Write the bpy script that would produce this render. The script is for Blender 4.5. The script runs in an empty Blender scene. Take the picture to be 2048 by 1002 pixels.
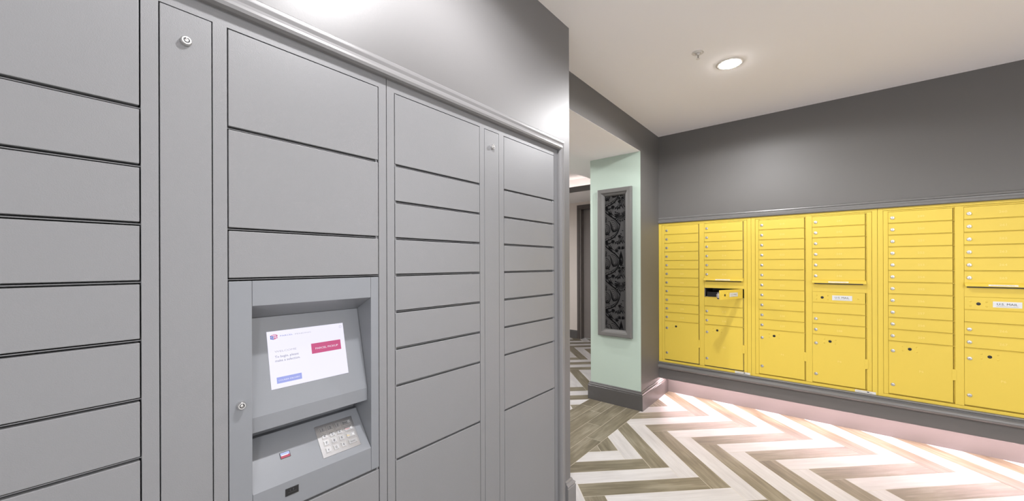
import bpy, bmesh, math, random
from mathutils import Vector, Matrix
random.seed(7)
S = bpy.context.scene
COL = S.collection
R = math.radians

# ------------------------------------------------------------------ camera
EYE = 1.40
F_PX = 762.36
yaw, roll, CYP = R(39.711), R(-0.18525), 528.29
cam_d = bpy.data.cameras.new('camera')
cam = bpy.data.objects.new('camera', cam_d); COL.objects.link(cam)
cam_d.sensor_fit = 'HORIZONTAL'; cam_d.sensor_width = 36.0
cam_d.lens = 36.0 * F_PX / 2048.0
cam_d.shift_y = (CYP - 501.0) / 2048.0
cam_d.clip_start = 0.02
fw = Vector((-math.sin(yaw), math.cos(yaw), 0)); rt = Vector((math.cos(yaw), math.sin(yaw), 0)); up = Vector((0, 0, 1))
r2 = math.cos(roll) * rt + math.sin(roll) * up
u2 = -math.sin(roll) * rt + math.cos(roll) * up
M = Matrix((r2, u2, -fw)).transposed().to_4x4(); M.translation = (0, 0, EYE)
cam.matrix_world = M
S.camera = cam

# ------------------------------------------------------------------ world, exposure
wd = bpy.data.worlds.new('world'); S.world = wd; wd.use_nodes = True
wd.node_tree.nodes['Background'].inputs[0].default_value = (0.96, 0.97, 1.0, 1)
wd.node_tree.nodes['Background'].inputs[1].default_value = 1.62
S.view_settings.view_transform = 'Standard'; S.view_settings.look = 'None'
S.view_settings.gamma = 1.0; S.view_settings.use_curve_mapping = False
S.view_settings.exposure = 0.0
LAMP_W = 96.0          # each recessed ceiling light
LAMP_COL = (0.985, 0.98, 1.0)
# photometric web of the recessed lights: candela against the angle from straight down
_ang = [0, 15, 25, 33, 39, 45, 52, 60, 66, 72, 77, 80, 83, 86, 90]
_cd = [1000, 980, 860, 590, 450, 490, 680, 800, 720, 520, 360, 170, 30, 4, 0]
_ies = bpy.data.texts.new('downlight.ies')
_ies.write('IESNA:LM-63-1995\nTILT=NONE\n1 1000 1 %d 1 1 2 0 0 0\n1 1 1\n%s\n0\n%s\n' % (len(_ang), ' '.join(map(str, _ang)), ' '.join(map(str, _cd))))
LED_STRENGTH = 98.0     # strip under the mailboxes
COVE_STRENGTH = 7.0     # strip in the corridor cove

# ------------------------------------------------------------------ materials
def nodes(name):
    m = bpy.data.materials.new(name); m.use_nodes = True
    nt = m.node_tree; b = nt.nodes['Principled BSDF']
    return m, nt, b

def paint(name, col, rough=0.45, spec=0.5, metal=0.0, bump=0.0, bscale=300, var=0.0, vscale=3.0, coat=0.0):
    m, nt, b = nodes(name)
    b.inputs['Base Color'].default_value = (*col, 1)
    b.inputs['Roughness'].default_value = rough
    b.inputs['Specular IOR Level'].default_value = spec
    b.inputs['Metallic'].default_value = metal
    b.inputs['Coat Weight'].default_value = coat
    tc = nt.nodes.new('ShaderNodeTexCoord')
    if bump > 0:
        n = nt.nodes.new('ShaderNodeTexNoise'); n.inputs['Scale'].default_value = bscale; n.inputs['Detail'].default_value = 2
        bp = nt.nodes.new('ShaderNodeBump'); bp.inputs['Strength'].default_value = bump; bp.inputs['Distance'].default_value = 0.001
        nt.links.new(tc.outputs['Object'], n.inputs['Vector']); nt.links.new(n.outputs['Fac'], bp.inputs['Height'])
        nt.links.new(bp.outputs['Normal'], b.inputs['Normal'])
    if var > 0:
        n = nt.nodes.new('ShaderNodeTexNoise'); n.inputs['Scale'].default_value = vscale; n.inputs['Detail'].default_value = 4
        mx = nt.nodes.new('ShaderNodeMix'); mx.data_type = 'RGBA'
        mx.inputs['A'].default_value = (*[c * (1 - var) for c in col], 1); mx.inputs['B'].default_value = (*[min(1, c * (1 + var)) for c in col], 1)
        nt.links.new(tc.outputs['Object'], n.inputs['Vector']); nt.links.new(n.outputs['Fac'], mx.inputs['Factor'])
        nt.links.new(mx.outputs['Result'], b.inputs['Base Color'])
    return m

def emit(name, col, strength):
    m, nt, b = nodes(name)
    b.inputs['Base Color'].default_value = (*[c * 0.03 for c in col], 1)
    b.inputs['Roughness'].default_value = 0.3
    b.inputs['Emission Color'].default_value = (*col, 1)
    b.inputs['Emission Strength'].default_value = strength
    return m

def wood(name, c0, c1, c2, rough=0.42):
    m, nt, b = nodes(name)
    tc = nt.nodes.new('ShaderNodeTexCoord'); oi = nt.nodes.new('ShaderNodeObjectInfo')
    mul = nt.nodes.new('ShaderNodeMath'); mul.operation = 'MULTIPLY'; mul.inputs[1].default_value = 57.0
    add = nt.nodes.new('ShaderNodeVectorMath'); add.operation = 'ADD'
    nt.links.new(oi.outputs['Random'], mul.inputs[0])
    nt.links.new(tc.outputs['Object'], add.inputs[0]); nt.links.new(mul.outputs[0], add.inputs[1])
    mp = nt.nodes.new('ShaderNodeMapping'); mp.inputs['Scale'].default_value = (2.2, 26, 1)
    nt.links.new(add.outputs[0], mp.inputs['Vector'])
    n1 = nt.nodes.new('ShaderNodeTexNoise'); n1.inputs['Scale'].default_value = 1.6; n1.inputs['Detail'].default_value = 6
    n1.inputs['Roughness'].default_value = 0.62; n1.inputs['Distortion'].default_value = 0.5
    nt.links.new(mp.outputs[0], n1.inputs['Vector'])
    mp2 = nt.nodes.new('ShaderNodeMapping'); mp2.inputs['Scale'].default_value = (2.5, 7, 1)
    nt.links.new(add.outputs[0], mp2.inputs['Vector'])
    n2 = nt.nodes.new('ShaderNodeTexNoise'); n2.inputs['Scale'].default_value = 1.0; n2.inputs['Detail'].default_value = 3
    nt.links.new(mp2.outputs[0], n2.inputs['Vector'])
    ms = nt.nodes.new('ShaderNodeMath'); ms.operation = 'MULTIPLY_ADD'; ms.inputs[1].default_value = 0.55
    m3 = nt.nodes.new('ShaderNodeMath'); m3.operation = 'MULTIPLY'; m3.inputs[1].default_value = 0.45
    nt.links.new(n2.outputs['Fac'], m3.inputs[0]); nt.links.new(n1.outputs['Fac'], ms.inputs[0]); nt.links.new(m3.outputs[0], ms.inputs[2])
    cr = nt.nodes.new('ShaderNodeValToRGB'); cr.color_ramp.elements[0].position = 0.34; cr.color_ramp.elements[1].position = 0.66
    cr.color_ramp.elements[0].color = (*c0, 1); cr.color_ramp.elements[1].color = (*c2, 1)
    e = cr.color_ramp.elements.new(0.5); e.color = (*c1, 1)
    nt.links.new(ms.outputs[0], cr.inputs['Fac']); nt.links.new(cr.outputs['Color'], b.inputs['Base Color'])
    bp = nt.nodes.new('ShaderNodeBump'); bp.inputs['Strength'].default_value = 0.12; bp.inputs['Distance'].default_value = 0.002
    nt.links.new(n1.outputs['Fac'], bp.inputs['Height']); nt.links.new(bp.outputs['Normal'], b.inputs['Normal'])
    b.inputs['Roughness'].default_value = rough
    return m

MT = {}
MT['ceiling'] = paint('ceiling_paint', (0.92, 0.90, 0.90), 0.85, 0.2, bump=0.05, bscale=120)
MT['grey'] = paint('grey_wall_paint', (0.118, 0.113, 0.107), 0.5, 0.5, bump=0.10, bscale=170)
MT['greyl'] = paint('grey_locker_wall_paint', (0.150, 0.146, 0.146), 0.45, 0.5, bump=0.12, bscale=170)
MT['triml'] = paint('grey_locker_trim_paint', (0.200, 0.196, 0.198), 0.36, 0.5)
MT['framegrey'] = paint('grey_picture_frame_paint', (0.125, 0.122, 0.116), 0.34, 0.5)
MT['trimgrey'] = paint('grey_trim_paint', (0.160, 0.156, 0.150), 0.34, 0.5)
MT['basegrey'] = paint('charcoal_baseboard_paint', (0.080, 0.076, 0.074), 0.35, 0.5)
MT['mint'] = paint('mint_wall_paint', (0.41, 0.495, 0.430), 0.6, 0.3, bump=0.05, bscale=170)
MT['beige'] = paint('beige_wall_paint', (0.62, 0.57, 0.53), 0.6, 0.3)
MT['doorleaf'] = paint('grey_door_paint', (0.17, 0.152, 0.142), 0.4, 0.4)
MT['doordark'] = paint('dark_door_paint', (0.075, 0.064, 0.060), 0.4, 0.4)
MT['locker'] = paint('grey_powder_coat', (0.210, 0.211, 0.218), 0.42, 0.5, bump=0.30, bscale=480, var=0.02, vscale=6)
MT['lockersmooth'] = paint('grey_kiosk_coat', (0.205, 0.214, 0.230), 0.27, 0.5, bump=0.05, bscale=900)
MT['yellow'] = paint('yellow_powder_coat', (0.705, 0.52, 0.067), 0.5, 0.5, bump=0.06, bscale=700)
MT['steel'] = paint('polished_steel', (0.68, 0.67, 0.66), 0.30, 0.5, metal=1.0)
MT['darksteel'] = paint('dark_keyway_steel', (0.10, 0.10, 0.105), 0.35, 0.5, metal=0.8)
MT['brushed'] = paint('brushed_keypad_steel', (0.50, 0.50, 0.51), 0.30, 0.5, metal=1.0, bump=0.03, bscale=800)
MT['keycap'] = paint('keycap_steel', (0.40, 0.40, 0.41), 0.38, 0.5, metal=0.9)
MT['black'] = paint('black_plastic', (0.012, 0.012, 0.013), 0.35, 0.5)
MT['ink'] = paint('black_ink', (0.01, 0.01, 0.012), 0.6, 0.2)
MT['redink'] = paint('red_ink', (0.55, 0.10, 0.10), 0.6, 0.2)
MT['yelink'] = paint('amber_ink', (0.80, 0.55, 0.05), 0.6, 0.2)
MT['whiteink'] = paint('white_ink', (0.85, 0.85, 0.86), 0.5, 0.3)
MT['greyink'] = paint('grey_ink', (0.35, 0.33, 0.32), 0.6, 0.2)
MT['decal'] = paint('pale_decal', (0.82, 0.64, 0.20), 0.5, 0.3)
MT['sticker'] = paint('white_sticker', (0.72, 0.70, 0.66), 0.45, 0.4)
MT['plate'] = paint('silver_label_plate', (0.66, 0.67, 0.68), 0.4, 0.5)
MT['whitemetal'] = paint('white_enamel', (0.70, 0.67, 0.64), 0.4, 0.5)
MT['grout'] = paint('pale_grout', (0.60, 0.55, 0.46), 0.8, 0.2)
MT['taupe'] = wood('taupe_wood_tile', (0.103, 0.086, 0.056), (0.172, 0.150, 0.103), (0.278, 0.250, 0.188))
MT['white'] = wood('white_wood_tile', (0.425, 0.408, 0.402), (0.50, 0.484, 0.478), (0.575, 0.562, 0.558))
MT['damask'] = paint('charcoal_satin_paper', (0.030, 0.0295, 0.030), 0.45, 0.45)
MT['damaskprint'] = paint('black_flock_print', (0.004, 0.004, 0.0045), 0.8, 0.05)
MT['cavity'] = paint('bare_cabinet_metal', (0.16, 0.16, 0.15), 0.45, 0.5, metal=0.3)
MT['lens'] = emit('lamp_lens', (1, 0.97, 0.95), 130)
MT['led'] = emit('led_strip_emission', (1.0, 0.715, 0.73), LED_STRENGTH)
MT['cove'] = emit('cove_led_emission', (1.0, 0.86, 0.80), COVE_STRENGTH)
MT['scr'] = emit('screen_white', (0.86, 0.84, 0.96), 1.0)
MT['scr_red'] = emit('screen_rose', (0.62, 0.09, 0.24), 0.9)
MT['scr_blue'] = emit('screen_periwinkle', (0.36, 0.41, 0.86), 0.9)
MT['scr_navy'] = emit('screen_navy', (0.05, 0.09, 0.55), 0.8)
MT['scr_pink'] = emit('screen_pink', (0.72, 0.28, 0.50), 0.9)
MT['scr_text'] = emit('screen_slate', (0.22, 0.22, 0.36), 0.8)
MT['scr_pale'] = emit('screen_pale_grey', (0.50, 0.48, 0.58), 0.9)
MT['scr_lav'] = emit('screen_lavender', (0.16, 0.20, 0.62), 0.9)
MT['scanner'] = emit('scanner_red_light', (0.85, 0.06, 0.16), 0.5)
MT['scanglass'] = paint('scanner_glass', (0.30, 0.36, 0.55), 0.08, 0.8)

# ------------------------------------------------------------------ mesh helpers
class MB:
    def __init__(s): s.v = []; s.f = []; s.m = []
    def add(s, vs, fs, mi=0):
        o = len(s.v); s.v += [tuple(p) for p in vs]; s.f += [tuple(i + o for i in f) for f in fs]; s.m += [mi] * len(fs); return s
    def box(s, x0, x1, y0, y1, z0, z1, mi=0):
        v = [(x, y, z) for x in (x0, x1) for y in (y0, y1) for z in (z0, z1)]
        return s.add(v, [(0, 1, 3, 2), (4, 6, 7, 5), (0, 4, 5, 1), (2, 3, 7, 6), (0, 2, 6, 4), (1, 5, 7, 3)], mi)
    def prism(s, poly, axis, a, b, mi=0):
        """poly: 2-D points in the two remaining axes (in x,y,z order), extruded along axis from a to b"""
        def P(p, t):
            if axis == 0: return (t, p[0], p[1])
            if axis == 1: return (p[0], t, p[1])
            return (p[0], p[1], t)
        n = len(poly); v = [P(p, a) for p in poly] + [P(p, b) for p in poly]
        fs = [(i, (i + 1) % n, n + (i + 1) % n, n + i) for i in range(n)] + [tuple(range(n - 1, -1, -1)), tuple(range(n, 2 * n))]
        return s.add(v, fs, mi)
    def lathe(s, o, ax, prof, n=20, mi=0):
        """prof: list of (r, h) along axis ax from origin o"""
        ax = Vector(ax).normalized(); t = ax.orthogonal().normalized(); w = ax.cross(t); o = Vector(o)
        v = []; fs = []
        for r, h in prof:
            for k in range(n):
                a = 2 * math.pi * k / n
                v.append(o + ax * h + (t * math.cos(a) + w * math.sin(a)) * r)
        for i in range(len(prof) - 1):
            for k in range(n):
                fs.append((i * n + k, i * n + (k + 1) % n, (i + 1) * n + (k + 1) % n, (i + 1) * n + k))
        fs.append(tuple(range(n - 1, -1, -1))); fs.append(tuple(range((len(prof) - 1) * n, len(prof) * n)))
        return s.add(v, fs, mi)
    def text(s, t, o, u, v, size, mi=0, width=None, n_off=0.0, align='L', sx=1.0):
        me = text_mesh(t); u = Vector(u); v = Vector(v); n = u.cross(v); o = Vector(o)
        xs = [p.co.x for p in me.vertices]; x0, x1 = min(xs), max(xs)
        k = size
        kx = (width / (x1 - x0)) if width else k * sx
        off = {'L': -x0, 'C': -(x0 + x1) / 2, 'R': -x1}[align]
        vs = [o + u * ((p.co.x + off) * kx) + v * (p.co.y * k) + n * n_off for p in me.vertices]
        return s.add(vs, [tuple(p.vertices) for p in me.polygons], mi)
    def quad(s, o, u, v, w, h, mi=0, n_off=0.0):
        u = Vector(u); v = Vector(v); n = u.cross(v); o = Vector(o) + n * n_off
        return s.add([o, o + u * w, o + u * w + v * h, o + v * h], [(0, 1, 2, 3)], mi)
    def mesh(s, name, mats, off=(0, 0, 0), bevel=0, seg=2, smooth=None):
        me = bpy.data.meshes.new(name)
        me.from_pydata([(p[0] - off[0], p[1] - off[1], p[2] - off[2]) for p in s.v], [], s.f)
        for m in mats: me.materials.append(MT[m])
        me.polygons.foreach_set('material_index', s.m)
        bm = bmesh.new(); bm.from_mesh(me)
        closed = all(e.is_manifold for e in bm.edges)
        if closed: bmesh.ops.recalc_face_normals(bm, faces=bm.faces)
        if bevel:
            es = [e for e in bm.edges if e.is_manifold and e.calc_face_angle(0) > 0.5]
            bmesh.ops.bevel(bm, geom=es, offset=bevel, segments=seg, profile=0.5, affect='EDGES', clamp_overlap=True)
        bm.to_mesh(me); bm.free()
        if smooth:
            me.shade_smooth(); me.set_sharp_from_angle(angle=R(smooth))
        me.update(); return me
    def build(s, name, mats, parent=None, bevel=0, seg=2, smooth=None, loc=None):
        """world-space coordinates; loc: world origin of the new object"""
        if isinstance(mats, str): mats = [mats]
        if loc is None:
            loc = wloc(parent) if parent else (0, 0, 0)
        me = s.mesh(name, mats, loc, bevel, seg, smooth)
        return link(name, me, loc, parent)

WL = {}
def wloc(o): return WL.get(o.name, (0, 0, 0))
def link(name, me, loc=(0, 0, 0), parent=None):
    o = bpy.data.objects.new(name, me); COL.objects.link(o)
    if parent:
        p = wloc(parent); o.parent = parent; o.location = (loc[0] - p[0], loc[1] - p[1], loc[2] - p[2])
    else: o.location = loc
    WL[o.name] = tuple(loc); return o
def empty(name, loc, label, cat, group=None):
    o = link(name, None, loc); o.empty_display_size = 0.1
    o['label'] = label; o['category'] = cat
    if group: o['group'] = group
    return o
def tag(o, label, cat, group=None, kind=None):
    o['label'] = label; o['category'] = cat
    if group: o['group'] = group
    if kind: o['kind'] = kind
    return o
def struct(o, label, cat): return tag(o, label, cat, kind='structure')

_T = {}
def text_mesh(t):
    if t not in _T:
        c = bpy.data.curves.new('t', 'FONT'); c.body = t; c.size = 1.0; c.resolution_u = 2
        o = bpy.data.objects.new('t', c); COL.objects.link(o); bpy.context.view_layer.update()
        me = bpy.data.meshes.new_from_object(o.evaluated_get(bpy.context.evaluated_depsgraph_get()))
        bpy.data.objects.remove(o); bpy.data.curves.remove(c); _T[t] = me
    return _T[t]

# ------------------------------------------------------------------ main dimensions (metres, camera above the origin)
XL = -1.130       # locker wall face
XH = -1.379       # header and pier face towards the room
XB = -1.910       # corridor side of header and pier
YE = 1.872        # end of the locker wall
YP = 3.582        # mint face of the pier
YW = 4.088        # mailbox wall
YR = 4.310        # toe recess wall
ZC = 2.737        # ceiling
ZS = 2.4745       # header soffit
XR, YN = 3.0, -1.8
ZT, ZBm = 1.8214, 0.374       # mailbox bank top and bottom
LU = [(-0.321, 0.709), (0.709, 1.747)]
ZL = 2.022        # locker bank top

# ================================================================== STRUCTURE
# wall around the lockers
b = MB()
b.box(XB, XL, YN, YE, ZL, ZC)
b.box(XB, XL, YN, LU[0][0] - 0.004, 0, ZL)
b.box(XB, XL, LU[1][1] + 0.003, YE, 0, ZL)
b.box(XB, XB + 0.04, LU[0][0] - 0.004, LU[1][1] + 0.003, 0, ZL)
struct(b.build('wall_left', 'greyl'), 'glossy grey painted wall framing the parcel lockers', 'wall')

# header over the opening: grey face, pale soffit
b = MB(); b.box(XB, XH, YE, YP + 0.004, ZS + 0.001, ZC, 0)
b.box(XB, XH - 0.0005, YE, YP, ZS, ZS + 0.001, 1)
struct(b.build('wall_header', ['grey', 'ceiling']), 'dark grey header beam over the passage with a pale soffit', 'beam')

# pier: mint front, grey room side
b = MB(); b.box(XB + 0.004, XH, YP + 0.004, YR + 0.15, 0, ZC, 0)
b.box(XB, XH - 0.001, YP, YP + 0.004, 0, ZS + 0.002, 1)
b.box(XB, XB + 0.004, YP + 0.004, YR + 0.15, 0, ZC, 1)
struct(b.build('wall_pier', ['grey', 'mint']), 'wall pier painted mint on its face and grey on its side', 'wall')

# mailbox wall: field above, apron below, right part, toe recess
XM1 = 1.1295
b = MB(); b.box(XH, XR, YW, YR + 0.15, ZT, ZC)
b.box(XM1, XR, YW, YR + 0.15, 0.2, ZT)
b.box(XH, XR, YW - 0.008, YR - 0.001, 0.2, ZBm)
struct(b.build('wall_back', 'grey'), 'grey painted wall holding the yellow mailboxes', 'wall')
b = MB(); b.box(XH, XR, YR, YR + 0.15, -0.01, 0.2)
struct(b.build('wall_recess', 'grey'), 'set back toe wall lit from above under the mailboxes', 'wall')
# unseen sides: pale walls with wide openings added to admit world fill light
ow = 2.10
b = MB(); b.box(XR, XR + 0.1, YN, -1.3, 0, ZC); b.box(XR, XR + 0.1, 3.3, YR + 0.15, 0, ZC); b.box(XR, XR + 0.1, -1.3, 3.3, ow, ZC)
struct(b.build('unseen_wall_right', 'ceiling'), 'unseen pale wall with an opening added for fill light right of the mail room', 'wall')
b = MB(); b.box(XB, -0.7, YN - 0.1, YN, 0, ZC); b.box(2.6, XR + 0.1, YN - 0.1, YN, 0, ZC); b.box(-0.7, 2.6, YN - 0.1, YN, ow, ZC)
struct(b.build('unseen_wall_front', 'ceiling'), 'unseen pale wall with an opening added for fill light behind the viewer', 'wall')
b = MB(); b.box(XB, XR + 0.1, YN - 0.1, YR + 0.15, ZC, ZC + 0.1)
struct(b.build('ceiling', 'ceiling'), 'warm white painted mail room ceiling', 'ceiling')

# corridor shell
XC, YC0, YC = -5.2, 0.6, 6.30
ZP = 2.551        # perimeter ceiling of the corridor
XTR, YTR = -2.477, 5.347   # edges of the tray
b = MB(); b.box(XC, -3.575, YC, YC + 0.12, 0, 2.85); b.box(-2.465, XB + 0.1, YC, YC + 0.12, 0, 2.85); b.box(-3.575, -2.465, YC, YC + 0.12, 2.44, 2.85)
struct(b.build('wall_corridor_far', 'beige'), 'beige wall with a doorway at the far end of the corridor', 'wall')
b = MB(); b.box(XC - 0.1, XC, YC0, YC + 0.12, 0, 2.85)
struct(b.build('wall_corridor_left', 'beige'), 'beige left wall of the corridor', 'wall')
b = MB(); b.box(XC, XB, YC0 - 0.1, YC0, 0, 2.85)
struct(b.build('wall_corridor_near', 'beige'), 'beige near end wall of the corridor', 'wall')
b = MB(); b.box(XB, XB + 0.1, YR + 0.15, YC + 0.12, 0, 2.85)
struct(b.build('wall_corridor_right', 'beige'), 'beige right wall of the corridor behind the pier', 'wall')
b = MB()
b.box(XTR, XB, YC0, YC, ZP, 2.85)
b.box(XC, XTR, YTR + 0.14, YC, ZP, 2.85)
b.box(XC, XTR, YTR + 0.012, YTR + 0.14, ZP, 2.625)
b.box(XC, XTR, YC0, YTR + 0.14, 2.79, 2.85)
struct(b.build('ceiling_corridor', 'ceiling'), 'pale tray ceiling of the corridor with a lit cove', 'ceiling')
b = MB(); b.box(XC, XTR, YTR, YTR + 0.012, ZP, 2.638)
struct(b.build('trim_1', 'basegrey'), 'dark band along the corridor cove', 'trim')
b = MB(); b.box(XC + 0.1, XTR - 0.02, YTR + 0.05, YTR + 0.075, 2.625, 2.632)
tag(b.build('cove_light_strip', 'cove'), 'glowing light strip laid in the corridor ceiling cove', 'light strip')

# far door
b = MB(); t = 0.02
b.box(-3.632, -3.575, YC - t, YC, 0, 2.440); b.box(-2.465, -2.408, YC - t, YC, 0, 2.440); b.box(-3.632, -2.408, YC - t, YC, 2.440, 2.496)
b.box(-3.575, -3.552, YC - t * .5, YC + 0.13, 0, 2.415, 1); b.box(-2.488, -2.465, YC - t * .5, YC + 0.13, 0, 2.415, 1); b.box(-3.575, -2.465, YC - t * .5, YC + 0.13, 2.415, 2.440, 0)
dr = b.build('door_1', ['doordark', 'doorleaf'], bevel=0.003)
struct(dr, 'dark painted doorway casing at the far end of the corridor', 'door')
b = MB(); b.box(-3.550, -2.490, YC + 0.085, YC + 0.125, 0.008, 2.412); b.build('door_leaf', 'doorleaf', dr, bevel=0.003)
b = MB(); b.lathe((-2.62, YC + 0.085, 1.0), (0, -1, 0), [(0.026, 0), (0.026, 0.008), (0.01, 0.01), (0.01, 0.05)]); b.box(-2.74, -2.61, YC + 0.025, YC + 0.04, 0.99, 1.01)
b.build('door_handle', 'steel', dr, smooth=40)

def base_profile(h=0.175, t=0.02):
    # (outwards, up): flat board, step, rounded cap
    return [(0, 0), (t, 0), (t, h * .80), (t * .85, h * .815), (t * .85, h * .84), (t * .95, h * .86), (t * .8, h * .90), (t * .45, h * .93), (t * .40, h * .97), (t * .2, h), (0, h)]
def sweep(path, prof, name, mat, label, cat='baseboard', up_axis=True, nrm=None):
    """path: list of (x,y, nx,ny) with mitred offset directions; prof (out, up)"""
    b = MB(); n = len(prof); vs = []
    for x, y, nx, ny in path:
        for o, z in prof: vs.append((x + nx * o, y + ny * o, z))
    fs = []
    for i in range(len(path) - 1):
        for k in range(n): fs.append((i * n + k, i * n + (k + 1) % n, (i + 1) * n + (k + 1) % n, (i + 1) * n + k))
    fs.append(tuple(range(n))); fs.append(tuple(range(len(path) * n - 1, (len(path) - 1) * n - 1, -1)))
    b.add(vs, fs)
    return struct(b.build(name, mat), label, cat)
sweep([(XB, YR, -1, 0), (XB, YP, -1, -1), (XH, YP, 1, -1), (XH, YR, 1, 0)], base_profile(0.178, 0.023), 'baseboard_pier', 'basegrey', 'charcoal baseboard with stepped cap around the mint pier')
sweep([(XL, 1.8125, 1, 0), (XL, YE, 1, 1), (XB, YE, -1, 1), (XB, YC0, -1, 0)], base_profile(0.190, 0.023), 'baseboard_left', 'triml', 'grey baseboard turning the end of the locker wall')
sweep([(XC, YC, 0, -1), (-3.634, YC, 0, -1)], base_profile(0.15, 0.018), 'baseboard_corridor', 'basegrey', 'dark baseboard left of the far corridor door')

# moulding frame round the lockers: profile (across outwards from locker edge, proud)
prof = [(0, 0), (0, .014), (.004, .024), (.012, .027), (.020, .025), (.023, .018), (.034, .013), (.044, .016), (.047, .016), (.050, .010), (.058, .009), (.063, .005), (.063, 0)]
b = MB(); n = len(prof); vs = []
y0, y1, zt = LU[0][0] - 0.002, LU[1][1] + 0.001, 2.017
for cy_, cz_, dy, dz in [(y0, 0, -1, 0), (y0, zt, -1, 1), (y1, zt, 1, 1), (y1, 0, 1, 0)]:
    for a, p in prof: vs.append((XL + p - 0.001, cy_ + dy * a, cz_ + dz * a))
fs = []
for i in range(3):
    for k in range(n): fs.append((i * n + k, i * n + (k + 1) % n, (i + 1) * n + (k + 1) % n, (i + 1) * n + k))
fs.append(tuple(range(n))); fs.append(tuple(range(4 * n - 1, 3 * n - 1, -1)))
b.add(vs, fs); struct(b.build('trim_2', 'triml'), 'stepped grey moulding framing the parcel lockers', 'trim')

# mailbox wall mouldings
def hmould(name, prof, y, x0, x1, label, mat='trimgrey'):
    b = MB(); b.prism([(y - p, z) for p, z in prof], 0, x0, x1); struct(b.build(name, mat), label, 'trim')
hmould('trim_3', [(0, 1.8222), (.022, 1.8222), (.026, 1.828), (.027, 1.838), (.022, 1.846), (.012, 1.850), (.012, 1.860), (.018, 1.866), (.016, 1.874), (.006, 1.880), (0, 1.884)], YW, XH + 0.001, XR, 'grey moulding running above the yellow mailboxes')
hmould('trim_4', [(0, .3735), (.018, .3735), (.021, .368), (.019, .362), (.011, .358), (.012, .352), (.026, .348), (.034, .341), (.037, .332), (.035, .322), (.027, .314), (.016, .310), (0, .308)], YW - 0.008, XH + 0.001, XR, 'rounded grey ledge moulding under the yellow mailboxes')
b = MB(); b.box(XH + 0.02, XR - 0.02, YW + 0.05, YW + 0.075, 0.192, 0.1995)
tag(b.build('under_cabinet_light', 'led'), 'warm light strip hidden under the mailbox apron', 'light strip')

# ------------------------------------------------------------------ floor
b = MB(); b.box(XC, XR, YN, YC + 0.4, -0.06, -0.0007)
floor = struct(b.build('floor', 'grout'), 'tiled floor of white and taupe wood-look planks in zigzag herringbone', 'floor')
PW, PL = 0.1323, 0.8150
A = Vector((1, 1, 0)).normalized(); Bv = Vector((-1, 1, 0)).normalized()
XT0, YT0, PX_, PY_ = -1.2175, 3.857, PW * math.sqrt(2), PL * math.sqrt(2)
GAP = 0.0013
def clip(poly, axis, val, keep_less):
    out = []
    for i in range(len(poly)):
        p, q = poly[i], poly[(i + 1) % len(poly)]
        ip = (p[axis] <= val) == keep_less or p[axis] == val; iq = (q[axis] <= val) == keep_less or q[axis] == val
        if ip: out.append(p)
        if ip != iq:
            t = (val - p[axis]) / (q[axis] - p[axis]); out.append((p[0] + (q[0] - p[0]) * t, p[1] + (q[1] - p[1]) * t))
    return out
def area(p): return abs(sum(p[i][0] * p[(i + 1) % len(p)][1] - p[(i + 1) % len(p)][0] * p[i][1] for i in range(len(p)))) / 2
def plank_mesh(poly, mat, name='plank'):
    b = MB(); n = len(poly); e = 0.0007
    cx = sum(p[0] for p in poly) / n; cy = sum(p[1] for p in poly) / n
    top = []
    for p in poly:
        d = Vector((cx - p[0], cy - p[1])); d.normalize(); top.append((p[0] + d.x * e, p[1] + d.y * e))
    vs = [(p[0], p[1], -0.006) for p in poly] + [(p[0], p[1], -0.0006) for p in poly] + [(p[0], p[1], 0) for p in top]
    fs = [(i + k * n, (i + 1) % n + k * n, n + (i + 1) % n + k * n, n + i + k * n) for k in (0, 1) for i in range(n)] + [tuple(range(2 * n, 3 * n))]
    b.add(vs, fs); return b.mesh(name, [mat])
full = {}
for mt in ('taupe', 'white'):
    h, w = PL / 2 - GAP, PW / 2 - GAP
    full[mt] = plank_mesh([(-h, -w), (h, -w), (h, w), (-h, w)], mt)
parts = []; rest = {'taupe': MB(), 'white': MB()}
REG = [(XH + 0.001, XR, YN, YR), (XC, XB - 0.001, YC0, YC + 0.4)]
def add_plank(o, d, length, width, mt, reg):
    d = d.normalized(); nrm = Vector((-d.y, d.x, 0)); ang = math.atan2(d.y, d.x)
    loc = o; h, w = length / 2 - GAP, width / 2 - GAP
    cs = [(loc + d * sx * h + nrm * sy * w) for sx, sy in ((-1, -1), (1, -1), (1, 1), (-1, 1))]
    poly = [(c.x, c.y) for c in cs]; a0 = area(poly)
    for ax, v, kl in ((0, reg[0], False), (0, reg[1], True), (1, reg[2], False), (1, reg[3], True)):
        poly = clip(poly, ax, v, kl)
        if len(poly) < 3: return
    if area(poly) < 2e-4: return
    cx = sum(p[0] for p in poly) / len(poly); cy = sum(p[1] for p in poly) / len(poly)
    # nearest and visible part of the floor as single planks, the rest as one part
    vis = (reg is REG[1] and cy > 2.6 and cx > -4.1 and cx < -1.9) or (reg is not REG[1] and cy > 1.05 and cx < 2.3)
    if reg is REG[2]: vis = True
    loc_poly = []
    for p in poly:
        q = Vector((p[0] - loc.x, p[1] - loc.y, 0)); loc_poly.append((q.dot(d), q.dot(nrm)))
    if vis:
        me = full[mt] if abs(area(poly) - a0) < 1e-7 and length == PL else plank_mesh(loc_poly, mt)
        ob = bpy.data.objects.new('plank', me); COL.objects.link(ob); ob.parent = floor; ob.location = (loc.x, loc.y, 0); ob.rotation_euler = (0, 0, ang); parts.append(ob)
    else:
        b = rest[mt]; n = len(poly)
        b.add([(p[0], p[1], -0.0012) for p in poly] + [(p[0], p[1], 0) for p in poly], [(i, (i + 1) % n, n + (i + 1) % n, n + i) for i in range(n)] + [tuple(range(n, 2 * n))])
REG.append((XB + 0.001, XH - 0.001, YE - 0.02, YP))
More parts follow.
